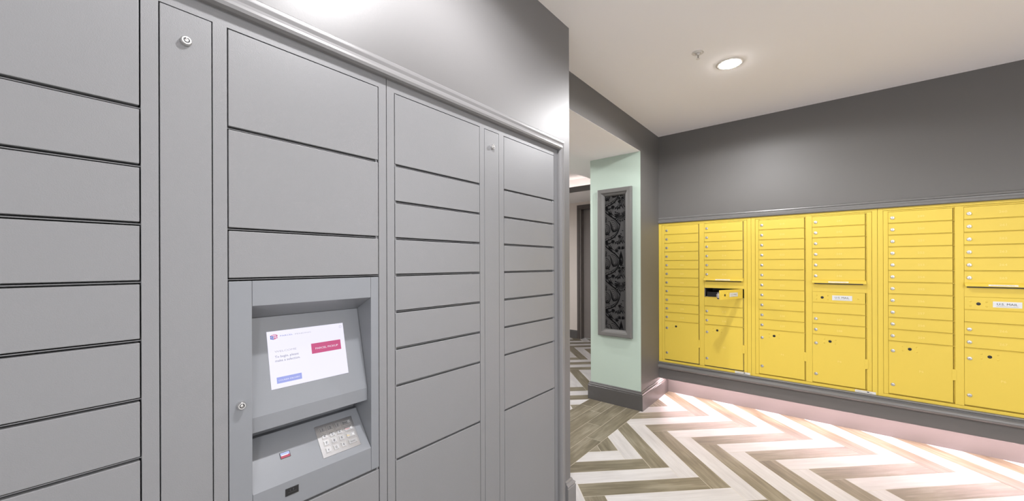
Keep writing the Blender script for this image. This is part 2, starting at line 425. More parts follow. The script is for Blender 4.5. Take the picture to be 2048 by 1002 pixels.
for m in range(-4, 8):
    for s in range(-24, 30):
        T = Vector((XT0 + s * PX_, YT0 + m * PY_, 0)); mt = 'taupe' if s % 2 == 0 else 'white'
        for reg in REG[:2]:
            add_plank(T + Bv * PL / 2 - A * PW / 2, Bv, PL, PW, mt, reg)
            add_plank(T - A * (PW + PL / 2) + Bv * PW / 2, A, PL, PW, mt, reg)
wth = (XH - XB) / 4
for i, j in enumerate((2.757, 3.01, 3.283, 2.55)):
    for k in range(-2, 2):
        add_plank(Vector((XH - wth * (i + 0.5), j + PL * (k + 0.5), 0)), Vector((0, 1, 0)), PL + 1e-6, wth, 'taupe', REG[2])
for mt, b in rest.items():
    o = b.build('planking', mt, floor); o['kind'] = 'stuff'

# ================================================================== LIGHTS
def downlight(x, y, z, label, power=LAMP_W, col=LAMP_COL):
    e = empty('recessed_downlight', (x, y, z), label, 'ceiling light', 'recessed ceiling lights')
    b = MB(); n = 32
    b.lathe((x, y, z), (0, 0, -1), [(0.062, -0.001), (0.062, 0.003), (0.066, 0.0055), (0.078, 0.004), (0.084, 0.0), (0.084, -0.001)], n)
    b.f = [f for f in b.f if len(f) == 4]; b.m = [0] * len(b.f)
    b.build('trim_ring', 'whitemetal', e, smooth=40)
    b = MB(); b.lathe((x, y, z), (0, 0, -1), [(0.062, -0.002), (0.062, 0.004), (0.054, 0.009), (0.036, 0.013), (0.014, 0.015)], n); b.build('lens', 'lens', e, smooth=40)
    l = bpy.data.lights.new('lamp', 'POINT'); l.energy = power; l.color = col; l.shadow_soft_size = 0.035
    l.use_nodes = True; nt = l.node_tree; em = nt.nodes['Emission']
    ie = nt.nodes.new('ShaderNodeTexIES'); ie.mode = 'INTERNAL'; ie.ies = _ies; ie.inputs['Strength'].default_value = 0.0155
    nt.links.new(ie.outputs['Fac'], em.inputs['Strength'])
    lo = bpy.data.objects.new('lamp', l); COL.objects.link(lo); lo.parent = e; lo.location = (0, 0, -0.045)
downlight(-0.505, 2.895, ZC, 'bright round recessed light beside the sprinkler')
downlight(-0.520, 0.760, ZC, 'round recessed light above the kiosk locker, out of view')
downlight(1.75, 0.760, ZC, 'unseen recessed light added as fill in the right half of the mail room')  # unseen lamp added to even out the room light
downlight(1.75, -1.20, ZC, 'unseen recessed light added as fill in the far right rear corner')  # second unseen lamp, added as fill from behind
downlight(-3.25, 3.10, 2.79, 'unseen recessed light added in the corridor tray to light the passage', LAMP_W * 1.7)  # unseen lamp added to brighten the corridor
downlight(-4.20, 1.4, 2.79, 'unseen recessed light added at the near end of the corridor tray', LAMP_W * 1.7)  # also unseen, added for more corridor light

# ================================================================== PARCEL LOCKERS
PITCH = 0.1246
ZTOP = 1.981
GZ = [1.737, 1.6125, 1.4885, 1.3638, 1.239, 1.1135, 0.9878, 0.737]   # gaps between doors
ZBOT = 0.118
def tube_lock(parent, p, n, r=0.0105, h=0.010, name='lock', core='darksteel'):
    b = MB()
    b.lathe(p, n, [(r, 0), (r, h * .55), (r * .93, h * .8), (r * .80, h), (r * .58, h), (r * .56, h * .8)], 20, 0)
    b.lathe(Vector(p), n, [(r * .56, 0), (r * .56, h * .82)], 16, 1)
    b.lathe(Vector(p), n, [(r * .34, 0), (r * .34, h * .97), (r * .28, h)], 12, 0)
    b.box(p[0] if n[0] else p[0] - r * .1, p[0] + n[0] * h if n[0] else p[0] + r * .1, p[1] if n[1] else p[1] - r * .1, p[1] + n[1] * h if n[1] else p[1] + r * .1, p[2] + r * .36, p[2] + r * .6, 0)
    return b.build(name, ['steel', core], parent, smooth=35, loc=p)

def locker_door(unit, y0, y1, z0, z1, hinge):
    g, gz = 0.0026, 0.0044
    b = MB(); b.box(XL - 0.019, XL + 0.0006, y0 + g, y1 - g, z0 + gz, z1 - gz)
    d = b.build('door', 'locker', unit, bevel=0.0012)
    hy = y0 + 0.006 if hinge == 'L' else y1 - 0.006
    b = MB(); b.lathe((XL - 0.006, hy, z1 - gz), (0, 0, 1), [(0.0040, -0.001), (0.0040, 0.0030), (0.0032, 0.0034), (0.0032, 0.0042), (0.0040, 0.0046), (0.0040, 0.0085)], 10)
    b.build('hinge_pin', 'locker', d, smooth=40, loc=(XL - 0.006, hy, z1 - gz))
def access_panel(unit, y0, y1, lock_y):
    g = 0.0022
    b = MB(); b.box(XL - 0.019, XL + 0.0006, y0 + g, y1 - g, ZBOT + g, ZTOP - g)
    p = b.build('access_panel', 'locker', unit, bevel=0.0012)
    tube_lock(p, (XL + 0.0004, lock_y, 1.911), (1, 0, 0))
def locker_frame(unit, u0, u1, cols, deep=None):
    b = MB(); g = 0.0012; x0 = XL - 0.050
    edges = [u0 + g] + [e for c in cols for e in c] + [u1 - g]
    for i in range(0, len(edges), 2): b.box(x0, XL, edges[i], edges[i + 1], 0.0, ZL - 0.002)
    for c in cols:
        b.box(x0, XL, c[0], c[1], ZTOP, ZL - 0.002); b.box(x0, XL - 0.001, c[0], c[1], 0.0, ZBOT)
    b2 = b
    for c in cols:
        if deep == c:
            b.box(-1.72, x0, c[0] - 0.012, c[1] + 0.012, GZ[3], ZL - 0.004); b.box(-1.72, x0, c[0] - 0.012, c[1] + 0.012, 0.0, GZ[7])
            b.box(-1.72, -1.262, c[0] - 0.012, c[1] + 0.012, GZ[7], GZ[3])
        else: b.box(-1.72, x0, c[0] - 0.012, c[1] + 0.012, 0.0, ZL - 0.004)
    b.build('cabinet_frame', 'locker', unit)
    def rails(c, zs):
        for z in zs:
            r = MB(); r.box(x0, XL - 0.007, c[0], c[1], z - 0.0010, z + 0.0010); r.build('shelf_rail', 'locker', unit)
    return rails

u0, u1 = LU[0]
unit = empty('parcel_locker_unit', (XL, u0, 0), 'grey metal parcel locker unit surrounding the touch screen kiosk', 'parcel locker', 'parcel locker bank')
cl, st, kc = (u0 + 0.030, 0.1205), (0.1485, 0.2445), (0.2725, 0.6805)
rl = locker_frame(unit, u0, u1, [cl, st, kc], deep=kc)
zs = [ZTOP + 0.0016] + GZ[:7] + [GZ[7]] + [ZBOT - 0.004]
for i in range(len(zs) - 1): locker_door(unit, cl[0], cl[1], zs[i + 1], zs[i], 'L')
rl(cl, GZ)
access_panel(unit, st[0], st[1], 0.195)
zk = [ZTOP + 0.0016, GZ[0], GZ[2], GZ[3]]
for i in range(3): locker_door(unit, kc[0], kc[1], zk[i + 1], zk[i], 'R')
locker_door(unit, kc[0], kc[1], ZBOT - 0.004, GZ[7], 'R')
rl(kc, [GZ[0], GZ[2], GZ[3], GZ[7]])

u0, u1 = LU[1]
unit2 = empty('parcel_locker_unit', (XL, u0, 0), 'grey metal parcel locker unit with two door columns at the wall end', 'parcel locker', 'parcel locker bank')
ca, st2, cb = (0.7385, 1.1505), (1.1768, 1.2722), (1.3035, 1.7155)
rl = locker_frame(unit2, u0, u1, [ca, st2, cb])
for c, h in ((ca, 'L'), (cb, 'R')):
    for i in range(len(zs) - 1): locker_door(unit2, c[0], c[1], zs[i + 1], zs[i], h)
    rl(c, GZ)
access_panel(unit2, st2[0], st2[1], 1.2264)

# ------------------------------------------------------------------ kiosk
kz0, kz1 = GZ[7] + 0.0042, GZ[3] - 0.0042
K = empty('kiosk_terminal', (XL, 0.4765, kz0), 'grey parcel kiosk with glowing touch screen and steel keypad set in the lockers', 'kiosk')
yl, yr = 0.3242, 0.6505
XK = -1.258
b = MB(); b.box(XK, XL + 0.0005, 0.2747, yl - 0.0006, kz0, kz1); kl = b.build('side_panel', 'lockersmooth', K, bevel=0.0012)
tube_lock(kl, (XL + 0.0004, 0.2985, 1.0505), (1, 0, 0), r=0.0098, h=0.012)
b = MB(); b.box(XK, XL + 0.0005, yr + 0.0006, 0.6783, kz0, kz1); b.build('side_panel', 'lockersmooth', K, bevel=0.0012)
b = MB(); b.prism([(XL + 0.0003, kz1), (XL + 0.0003, 1.2950), (-1.2142, 1.2547), (XK, 1.2547), (XK, kz1)], 1, yl, yr); b.build('top_panel', 'lockersmooth', K, bevel=0.0008)
SA, SB = Vector((-1.2142, 0, 1.2547)), Vector((-1.1520, 0, 1.0012))
b = MB(); b.prism([(SA.x, SA.z - 0.0004), (SB.x, SB.z), (SB.x, 0.9615), (-1.2400, 0.9480), (XK, 0.9480), (XK, SA.z - 0.0004)], 1, yl, yr); sp = b.build('screen_panel', 'lockersmooth', K, bevel=0.0008)
PA, PB = Vector((-1.2229, 0, 0.9208)), Vector((-1.1302, 0, 0.8128))
b = MB(); b.prism([(PA.x, PA.z), (PB.x, PB.z), (PB.x, kz0), (XK, kz0), (XK, 0.947), (-1.2400, 0.947), (-1.2400, 0.9208)], 1, yl, yr); lp = b.build('keypad_panel', 'lockersmooth', K, bevel=0.0008)

# touch screen in the sloped panel
U = Vector((0, 1, 0)); V = (SA - SB).normalized(); N = U.cross(V)
def sp_pt(y, s, o=0.0): p = SA - V * s; return Vector((p.x, y, p.z)) + N * o      # s: distance down the slope
ys0, ys1, s0, s1 = 0.3788, 0.5947, 0.0430, 0.2010
SW, SH = ys1 - ys0, s1 - s0
O0 = sp_pt(ys0, s1, 0.0008)
b = MB()
for (a, c, dz) in ((0, 0, 0),):
    b.add([O0 - N * 0.004, O0 + U * SW - N * 0.004, O0 + U * SW + V * SH - N * 0.004, O0 + V * SH - N * 0.004, O0, O0 + U * SW, O0 + U * SW + V * SH, O0 + V * SH],
          [(4, 5, 6, 7), (0, 1, 5, 4), (1, 2, 6, 5), (2, 3, 7, 6), (3, 0, 4, 7)])
scr = b.build('touch_screen', 'scr', K); scr['label'] = 'glowing white touch screen'
# homography-free layout: fractions of the screen (fx from left, fy from top)
def at(fx, fy, o=0.0003): return O0 + U * SW * fx + V * SH * (1 - fy) + N * o
def rect(b, fx0, fx1, fy0, fy1, mi=0, o=0.0003): b.quad(at(fx0, fy1, o), U, V, SW * (fx1 - fx0), SH * (fy1 - fy0), mi)
b = MB(); rect(b, 0.525, 0.935, 0.322, 0.512, 0); b.text('PARCEL PICKUP', at(0.735, 0.440, 0.0005), U, V, 0.0080, 1, width=SW * 0.315, align='C'); b.build('pickup_button', ['scr_red', 'scr'], scr)
b = MB(); rect(b, 0.068, 0.368, 0.812, 0.918, 0); b.text('COURIER DELIVERY', at(0.218, 0.881, 0.0005), U, V, 0.0055, 1, width=SW * 0.26, align='C'); b.build('delivery_button', ['scr_blue', 'scr'], scr)
b = MB(); b.text('WELCOME', at(0.072, 0.380), U, V, 0.0072, 1, width=SW * 0.262)
b.text('To begin, please', at(0.070, 0.475), U, V, 0.0092, 0, width=SW * 0.285); b.text('make a selection.', at(0.070, 0.545), U, V, 0.0092, 0, width=SW * 0.30)
b.build('greeting_text', ['scr_text', 'scr_pale'], scr)
b = MB(); b.text('PARCEL', at(0.152, 0.108), U, V, 0.0050, 0, width=SW * 0.155); b.text('PENDING', at(0.335, 0.108), U, V, 0.0048, 1, width=SW * 0.205)
b.build('title_text', ['scr_lav', 'scr_pale'], scr)
# cube logo: blue left face, pink right and top faces, each split in four tiles
b = MB(); c = at(0.076, 0.098); h = 0.0112
eL = (-U * 0.80 * h + V * 0.22 * h); eR = (U * 0.92 * h + V * 0.30 * h); eD = -V * 0.95 * h
c0 = c + V * h * 0.15
def tiles(o, e1, e2, mi, k):
    for i in range(2):
        for j in range(2):
            a0 = o + e1 * (0.5 * i + 0.05) + e2 * (0.5 * j + 0.05); b.add([a0, a0 + e1 * 0.40, a0 + e1 * 0.40 + e2 * 0.40, a0 + e2 * 0.40], [(0, 1, 2, 3)], mi if (i + j) % 2 == 0 else k)
tiles(c0, eL, eD, 0, 0); tiles(c0, eR, eD, 1, 2); tiles(c0, eL, eR, 1, 2)
b.build('cube_logo', ['scr_navy', 'scr_pink', 'scr_red'], scr)
b = MB(); o = at(0.957, 0.068); r = 0.0042; n = 20; vs = []; fs = []
for k in range(n):
    a = 2 * math.pi * k / n; d = U * math.cos(a) + V * math.sin(a); vs += [o + d * r, o + d * r * 0.82]
for k in range(n): fs.append((2 * k, 2 * ((k + 1) % n), 2 * ((k + 1) % n) + 1, 2 * k + 1))
b.add(vs, fs); b.text('?', at(0.957, 0.083), U, V, 0.0058, 0, align='C'); b.build('help_icon', ['scr_pale'], scr)

# keypad
V2 = (PA - PB).normalized(); N2 = U.cross(V2)
def kp(y, s, o=0.0): p = PA - V2 * s; return Vector((p.x, y, p.z)) + N2 * o
def slab(b, y0, y1, s0, s1, lo, hi, mi=0):
    q = [kp(y0, s1, lo), kp(y1, s1, lo), kp(y1, s0, lo), kp(y0, s0, lo), kp(y0, s1, hi), kp(y1, s1, hi), kp(y1, s0, hi), kp(y0, s0, hi)]
    b.add(q, [(3, 2, 1, 0), (4, 5, 6, 7), (0, 1, 5, 4), (1, 2, 6, 5), (2, 3, 7, 6), (3, 0, 4, 7)], mi)
ky0, ky1, ks0, ks1 = 0.5068, 0.6235, 0.0230, 0.1208
b = MB(); slab(b, ky0, ky1, ks0, ks1, -0.001, 0.0016); pad = b.build('keypad', 'brushed', K, bevel=0.0006); pad['label'] = 'brushed steel keypad plate'
rows = [['1', '2', '3', 'Enter'], ['4', '5', '6', 'Clear'], ['7', '8', '9', 'Esc'], ['up', '0', 'down', 'Space']]
def arrow(b, y, s, dirn, k=1.0):
    # small up or down arrow
    t = dirn
    o = kp(y, s, 0.0043); a = V2 * t * 0.0032 * k; w = U * 0.0005 * k
    b.add([o - a - w, o - a + w, o + w, o - w], [(0, 1, 2, 3)], 1); b.add([o - U * 0.0017 * k, o + U * 0.0017 * k, o + a], [(0, 1, 2)], 1)
for r_, row in enumerate(rows):
    sy = ks0 + 0.0155 + r_ * 0.0212
    for c_, ch in enumerate(row):
        y0 = ky0 + 0.0125 + c_ * 0.0232; w = 0.0145 if c_ < 3 else 0.0262; h = 0.0140
        # raised rim round the key
        b = MB(); m = 0.0011
        slab(b, y0 - m, y0 + w + m, sy - h / 2 - m, sy - h / 2, 0.0012, 0.0030, 2); slab(b, y0 - m, y0 + w + m, sy + h / 2, sy + h / 2 + m, 0.0012, 0.0030, 2)
        slab(b, y0 - m, y0, sy - h / 2, sy + h / 2, 0.0012, 0.0030, 2); slab(b, y0 + w, y0 + w + m, sy - h / 2, sy + h / 2, 0.0012, 0.0030, 2)
        slab(b, y0 + 0.0006, y0 + w - 0.0006, sy - h / 2 + 0.0006, sy + h / 2 - 0.0006, 0.0012, 0.0040, 0)
        cy_ = y0 + w / 2; o = 0.0042
        if ch == 'up': arrow(b, cy_, sy, 1)
        elif ch == 'down': arrow(b, cy_, sy, -1)
        elif len(ch) == 1: b.text(ch, kp(cy_, sy + 0.0036, o), U, V2, 0.0105, 1, align='C')
        else:
            mi = {'Enter': 1, 'Clear': 3, 'Esc': 4, 'Space': 1}[ch]
            b.text(ch, kp(y0 + (0.0018 if ch != 'Space' else 0.0055), sy + 0.0022, o), U, V2, 0.0066, mi)
            yc = y0 + w - 0.0055; cN = kp(yc, sy, o)
            if ch == 'Enter':
                for k in range(7):
                    a0, a1 = k * 0.75 + 0.6, (k + 1) * 0.75 + 0.6
                    d0, d1 = U * math.cos(a0) + V2 * math.sin(a0), U * math.cos(a1) + V2 * math.sin(a1)
                    b.add([cN + d0 * .0036, cN + d1 * .0036, cN + d1 * .0027, cN + d0 * .0027], [(0, 1, 2, 3)], 5)
            if ch == 'Clear':
                for t in (1, -1):
                    p0 = cN - U * 0.0026; p1 = cN + U * 0.0022 + V2 * t * 0.0036; b.add([p0, p0 + U * .0018, p1 + U * .0018, p1], [(0, 1, 2, 3)], 5)
            if ch == 'Esc':
                for t in (1, -1):
                    p0 = cN - U * 0.0036 - V2 * t * 0.0036; p1 = cN + U * 0.0026 + V2 * t * 0.0036; b.add([p0, p0 + U * .0014, p1 + U * .0014, p1], [(0, 1, 2, 3)], 5)
        b.build('key', ['keycap', 'ink', 'steel', 'redink', 'yelink', 'whiteink'], pad)
# scanner window and card reader
b = MB(); slab(b, 0.4022, 0.4287, 0.0630, 0.0806, -0.002, 0.0008, 0)
w = b.build('scanner_window', 'black', K, bevel=0.0005)
b = MB(); slab(b, 0.4040, 0.4270, 0.0645, 0.0725, 0.0002, 0.0011); b.build('scanner_glass', 'scanglass', w)
b = MB(); slab(b, 0.4040, 0.4270, 0.0725, 0.0792, 0.0002, 0.0011); b.build('scanner_light', 'scanner', w)
b = MB(); slab(b, 0.4060, 0.4225, 0.0712, 0.0730, 0.0010, 0.0016); b.build('painted_highlight', 'whitemetal', w)  # pale strip modelled in place of a highlight on the scanner glass
b = MB(); b.box(XL - 0.003, XL + 0.0012, 0.3995, 0.4330, 0.7732, 0.7932); cr_ = b.build('card_reader', 'black', K, bevel=0.0006)
b = MB(); b.box(XL, XL + 0.0028, 0.4065, 0.4265, 0.7815, 0.7829); b.box(XL, XL + 0.0022, 0.4100, 0.4125, 0.7850, 0.7892); b.box(XL, XL + 0.0022, 0.4180, 0.4205, 0.7850, 0.7892)
b.build('reader_slot', 'darksteel', cr_)

# ================================================================== MAILBOXES
YF = YW - 0.006      # front of the mailbox frames
DP = 0.0896
ROWZ = [1.7885 - DP * i for i in range(12)]      # 11 small doors
PZ0 = 0.404
door_me = {}
def box_mesh(key, w, h, t=0.012, bev=0.0014):
    if key not in door_me:
        b = MB(); b.box(0, w, 0, t, -h, 0); door_me[key] = b.mesh('door', ['yellow'], (0, 0, 0), bev)
    return door_me[key]
lb = MB(); r = 0.0126
lb.lathe((0, 0, 0), (0, -1, 0), [(r, 0), (r, .003), (r * .85, .0055), (r * .62, .006), (r * .60, .0045)], 16, 0); lb.lathe((0, 0, 0), (0, -1, 0), [(r * .60, 0), (r * .60, .0048), (r * .4, .0055)], 12, 0)
lb.box(-r * .08, r * .08, -0.0062, 0, -r * .38, r * .38, 1)
lock_me = lb.mesh('lock', ['steel', 'darksteel'], smooth=35)
def child(name, me, parent, loc):
    o = bpy.data.objects.new(name, me); COL.objects.link(o); o.parent = parent; o.location = loc; return o
def decal(parent, t, x, z, size=0.021):
    b = MB(); b.text(t, (x, -0.0004, z), (1, 0, 0), (0, 0, 1), size, 0, align='C', sx=1.15)
    child('number_decal', b.mesh('number_decal', ['decal']), parent, (0, 0, 0))
riv_b = MB(); riv_b.lathe((0, 0, 0), (0, -1, 0), [(.0052, 0), (.0046, .0016), (.0025, .0026)], 10); riv_me = riv_b.mesh('rivet', ['yellow'], smooth=50)
hole_b = MB(); hole_b.lathe((0, 0, 0), (0, -1, 0), [(.0105, 0), (.0105, .0010), (.0098, .0012)], 16); hole_me = hole_b.mesh('lock_hole', ['black'], smooth=35)
def hole_set(door, x, z):
    child('lock_hole', hole_me, door, (x, 0, z))
    for dx in (-.036, .036):
        for dz in (-.016, .016): child('rivet', riv_me, door, (x + dx, 0, z + dz))
WD = 0.327
def mailbox(x0, x1, label, nums, opened=False):
    m = empty('mailbox_unit', (x0, YF, ZBm), label, 'mailboxes', 'yellow wall mailbox units')
    W = x1 - x0
    a0, b0, gp = 0.0600, 0.4400, 0.0095        # column left edges, slot width right of a door
    fx = lambda x: x0 + x
    # face frame
    b = MB(); t = 0.016; d = 0.0022
    z0, z1 = ZBm + 0.0005, ZT - 0.0005
    b.box(fx(0.0008), fx(0.031), YF, YF + t, z0, z1); b.box(fx(W - 0.031), fx(W - 0.0008), YF, YF + t, z0, z1)
    b.box(fx(0.031), fx(W - 0.031), YF, YF + t, z1 - 0.020, z1); b.box(fx(0.031), fx(W - 0.031), YF, YF + t, z0, z0 + 0.021)
    b.build('outer_frame', 'yellow', m, bevel=0.0010)
    b = MB(); y1_ = YF + t + 0.003
    b.box(fx(0.0325), fx(a0 - 0.001), YF + 0.003, y1_, z0 + 0.023, z1 - 0.022)
    b.box(fx(a0 + WD + gp), fx(b0 - 0.001), YF + 0.001, y1_, z0 + 0.023, z1 - 0.022)
    b.box(fx(b0 + WD + gp), fx(W - 0.0325), YF + 0.003, y1_, z0 + 0.023, z1 - 0.022)
    b.box(fx(a0 - 0.001), fx(a0 + WD + gp), YF + 0.003, y1_, ROWZ[0] + 0.002, z1 - 0.022); b.box(fx(b0 - 0.001), fx(b0 + WD + gp), YF + 0.003, y1_, ROWZ[0] + 0.002, z1 - 0.022)
    b.build('inner_frame', 'yellow', m, bevel=0.0008)
    # cabinet body behind the doors, open at the mail slot
    zs0, zs1 = ROWZ[8], ROWZ[7]
    b = MB(); yb = YF + 0.022
    b.box(fx(0.001), fx(b0 - 0.004), yb, YW + 0.42, z0, z1); b.box(fx(b0 + WD + 0.012), fx(W - 0.001), yb, YW + 0.42, z0, z1)
    b.box(fx(b0 - 0.004), fx(b0 + WD + 0.012), yb, YW + 0.42, z0, zs0 + 0.004); b.box(fx(b0 - 0.004), fx(b0 + WD + 0.012), yb, YW + 0.42, zs1 - 0.002, z1)
    b.box(fx(b0 - 0.004), fx(b0 + WD + 0.012), YW + 0.36, YW + 0.42, zs0, zs1)
    b.build('cabinet_body', 'cavity' if opened else 'yellow', m)
    L = lambda x, z: (x, 0, z - ZBm)
    def small(cx, ztop, num, lock=True, blank=False):
        o = child('mailbox_door', box_mesh('s', WD, DP - 0.0058), m, L(cx, ztop))
        if lock: child('lock', lock_me, o, (0.0225, 0, -0.046))
        if num: decal(o, num, 0.172, -0.052)
        # slim lip below and the slot edge right of the door
        dv = child('divider', box_mesh('d', WD + gp, 0.0034, 0.012, 0.0008), m, L(cx, ztop - DP + 0.0038)); dv.location.y = -0.0034
        e = child('edge_strip', box_mesh('e', 0.0035, DP - 0.0045, 0.008, 0.0006), m, L(cx + WD + 0.0045, ztop)); e.location.y = 0.006
        return o
    def parcel(cx, num):
        h = ROWZ[11] - PZ0
        o = child('parcel_door', box_mesh('p', WD, h - 0.002), m, L(cx, ROWZ[11]))
        child('lock', lock_me, o, (0.0235, 0, -0.070)); child('lock', lock_me, o, (0.0225, 0, -0.327)); hole_set(o, 0.113, -0.047)
        if num: decal(o, num, 0.172, -0.212)
        e = child('edge_strip', box_mesh('pe', 0.0035, h - 0.004, 0.008, 0.0006), m, L(cx + WD + 0.0045, ROWZ[11])); e.location.y = 0.006
        b = MB(); b.box(0, 0.022, -0.0012, 0.010, -0.077, 0); child('hinge', b.mesh('hinge', ['yellow'], bevel=0.001), o, (WD - 0.006, 0, -0.160))
    for i in range(11): small(a0, ROWZ[i], nums[0][i])
    parcel(a0, nums[0][11])
    for i in range(6): small(b0, ROWZ[i], nums[1][i])
    # collection slot: hood, dark mouth, panel
    bw = WD + gp
    b = MB(); b.prism([(YF, 1.2620), (YF - 0.020, 1.2560), (YF - 0.033, 1.2400), (YF - 0.033, 1.2355), (YF - 0.028, 1.2355), (YF - 0.002, 1.2520), (YF, 1.2520)], 0, fx(b0 - 0.001), fx(b0 + bw - 0.004))
    hood = b.build('slot_hood', 'yellow', m, bevel=0.0005)
    nh = Vector((0, -0.016, 0.013)).normalized(); vh = Vector((0, 0.013, 0.016)).normalized()
    b = MB(); o_ = Vector((fx(b0 + 0.103), YF - 0.0325, 1.2410)); b.quad(o_, (1, 0, 0), vh, 0.125, 0.0115, 0, 0.0003)
    b.text('OUTGOING MAIL', o_ + vh * 0.0032 + Vector((0.062, 0, 0)), (1, 0, 0), vh, 0.0078, 1, width=0.100, n_off=0.0006, align='C'); b.build('hood_sticker', ['sticker', 'greyink'], hood)
    b = MB(); b.box(fx(b0 + 0.012), fx(b0 + WD - 0.012), YF + 0.001, YF + 0.006, 1.226, 1.250); b.build('slot_mouth', 'black', m)
    b = MB(); b.box(fx(b0 - 0.0005), fx(b0 + bw), YF + 0.002, YF + 0.016, ROWZ[7] + 0.001, 1.2515); b.build('slot_panel', 'yellow', m, bevel=0.001)
    # master mail door
    o = child('mail_door', box_mesh('m', WD, DP - 0.0042, 0.012), m, L(b0, ROWZ[7]))
    b = MB(); b.box(0.127, 0.250, -0.0012, 0, -0.0655, -0.0255, 0); b.box(0.1295, 0.2475, -0.0016, 0, -0.0630, -0.0280, 1)
    b.text('U.S. MAIL', (0.1885, -0.0020, -0.0500), (1, 0, 0), (0, 0, 1), 0.0205, 2, width=0.088, align='C'); b.box(0.142, 0.235, -0.0019, -0.001, -0.0592, -0.0582, 2)
    child('name_plate', b.mesh('name_plate', ['steel', 'plate', 'ink']), o, (0, 0, 0))
    hole_set(o, 0.064, -0.046); child('rivet', riv_me, o, (0.287, 0, -0.047))
    dv = child('divider', box_mesh('d', WD + gp, 0.0034, 0.012, 0.0008), m, L(b0, ROWZ[8] + 0.0038)); dv.location.y = -0.0034
    if opened:
        o.matrix_parent_inverse = Matrix.Identity(4)
        ang = R(67.0)
        # hinge on the right edge
        o.location = (b0 + WD - WD * math.cos(ang), -WD * math.sin(ang), ROWZ[7] - ZBm); o.rotation_euler = (0, 0, ang)
        b = MB(); b.box(0.003, 0.016, 0.012, 0.034, -0.080, -0.018, 1); b.box(0.001, 0.003, 0.012, 0.030, -0.070, -0.028, 0); b.box(0.004, 0.014, 0.034, 0.040, -0.060, -0.036, 0); child('latch_box', b.mesh('latch_box', ['steel', 'darksteel'], bevel=0.001), o, (0, 0, 0))
        b = MB(); b.box(fx(b0 + 0.012), fx(b0 + 0.20), YF + 0.05, YF + 0.30, zs0 + 0.006, zs0 + 0.050); b.build('mail_tray', 'black', m, bevel=0.002)
        b = MB(); b.box(fx(b0 + 0.001), fx(b0 + 0.006), YF + 0.010, YF + 0.022, zs0 + 0.006, zs1 - 0.004); b.build('strike_strip', 'steel', m)
    else:
        e = child('edge_strip', box_mesh('e', 0.0035, DP - 0.0045, 0.008, 0.0006), m, L(b0 + WD + 0.0045, ROWZ[7])); e.location.y = 0.006
    small(b0, ROWZ[8], None, lock=False)
    small(b0, ROWZ[9], nums[1][6]); small(b0, ROWZ[10], nums[1][7])
    parcel(b0, nums[1][8])
    # maker's sticker on the bottom rail
    b = MB(); xs = fx(W - 0.132); b.quad((xs, YF - 0.0004, ZBm + 0.001), (1, 0, 0), (0, 0, 1), 0.121, 0.019, 0)
    for k in range(3): b.quad((xs + 0.006 + (k % 2) * 0.012, YF - 0.0008, ZBm + 0.0045 + k * 0.0048), (1, 0, 0), (0, 0, 1), 0.095 - k * 0.014, 0.0014, 1)
    b.quad((xs + 0.070, YF - 0.0009, ZBm + 0.009), (1, 0, 0), (0, 0, 1), 0.012, 0.007, 2); b.build('bottom_sticker', ['sticker', 'greyink', 'ink'], m)
    return m
X3 = [XH + 0.0005, -0.5455, 0.2915, 1.1290]
def seq(a, n): return [str(a + i) for i in range(n)]
n1 = [[None, None] + seq(202, 9) + [None], seq(211, 6) + ['217', '218', 'P2']]
n2 = [seq(219, 11) + ['P3'], seq(241, 6) + ['247', '248', 'P4']]
n3 = [seq(249, 11) + ['P5'], seq(260, 6) + ['266', '267', 'P6']]
mailbox(X3[0], X3[1], 'yellow mailbox unit beside the pier with its mail door hanging open', n1, True)
mailbox(X3[1], X3[2], 'yellow mailbox unit right of the open mail door, all doors shut', n2)
mailbox(X3[2], X3[3], 'rightmost yellow mailbox unit, cut by the edge of the photo', n3)

# ================================================================== FRAMED WALLPAPER PANEL on the mint pier
fx0, fx1, fz0, fz1 = -1.813, -1.457, 0.676, 2.150
P = empty('framed_wallpaper_panel', ((fx0 + fx1) / 2, YP, fz0), 'tall grey frame with black paisley wallpaper on the mint pier', 'wall panel')
fprof = [(0, 0), (0, .030), (.004, .038), (.010, .040), (.036, .040), (.041, .038), (.046, .030), (.055, .024), (.064, .018), (.071, .004), (.071, 0)]
cn = [(fx0, fz0, 1, 1), (fx1, fz0, -1, 1), (fx1, fz1, -1, -1), (fx0, fz1, 1, -1)]
for i in range(4):
    b = MB(); vs = []
    for c in (cn[i], cn[(i + 1) % 4]):
        for a, p in fprof: vs.append((c[0] + c[2] * a, YP - p, c[1] + c[3] * a))
    n = len(fprof); fs = [(k, (k + 1) % n, n + (k + 1) % n, n + k) for k in range(n)] + [tuple(range(n)), tuple(range(2 * n - 1, n - 1, -1))]
    b.add(vs, fs); b.build('frame_moulding', 'framegrey', P)
px0, px1, pz0, pz1 = fx0 + 0.070, fx1 - 0.070, fz0 + 0.070, fz1 - 0.070
b = MB(); b.box(px0, px1, YP - 0.003, YP - 0.0005, pz0, pz1); pap = b.build('wallpaper', 'damask', P)

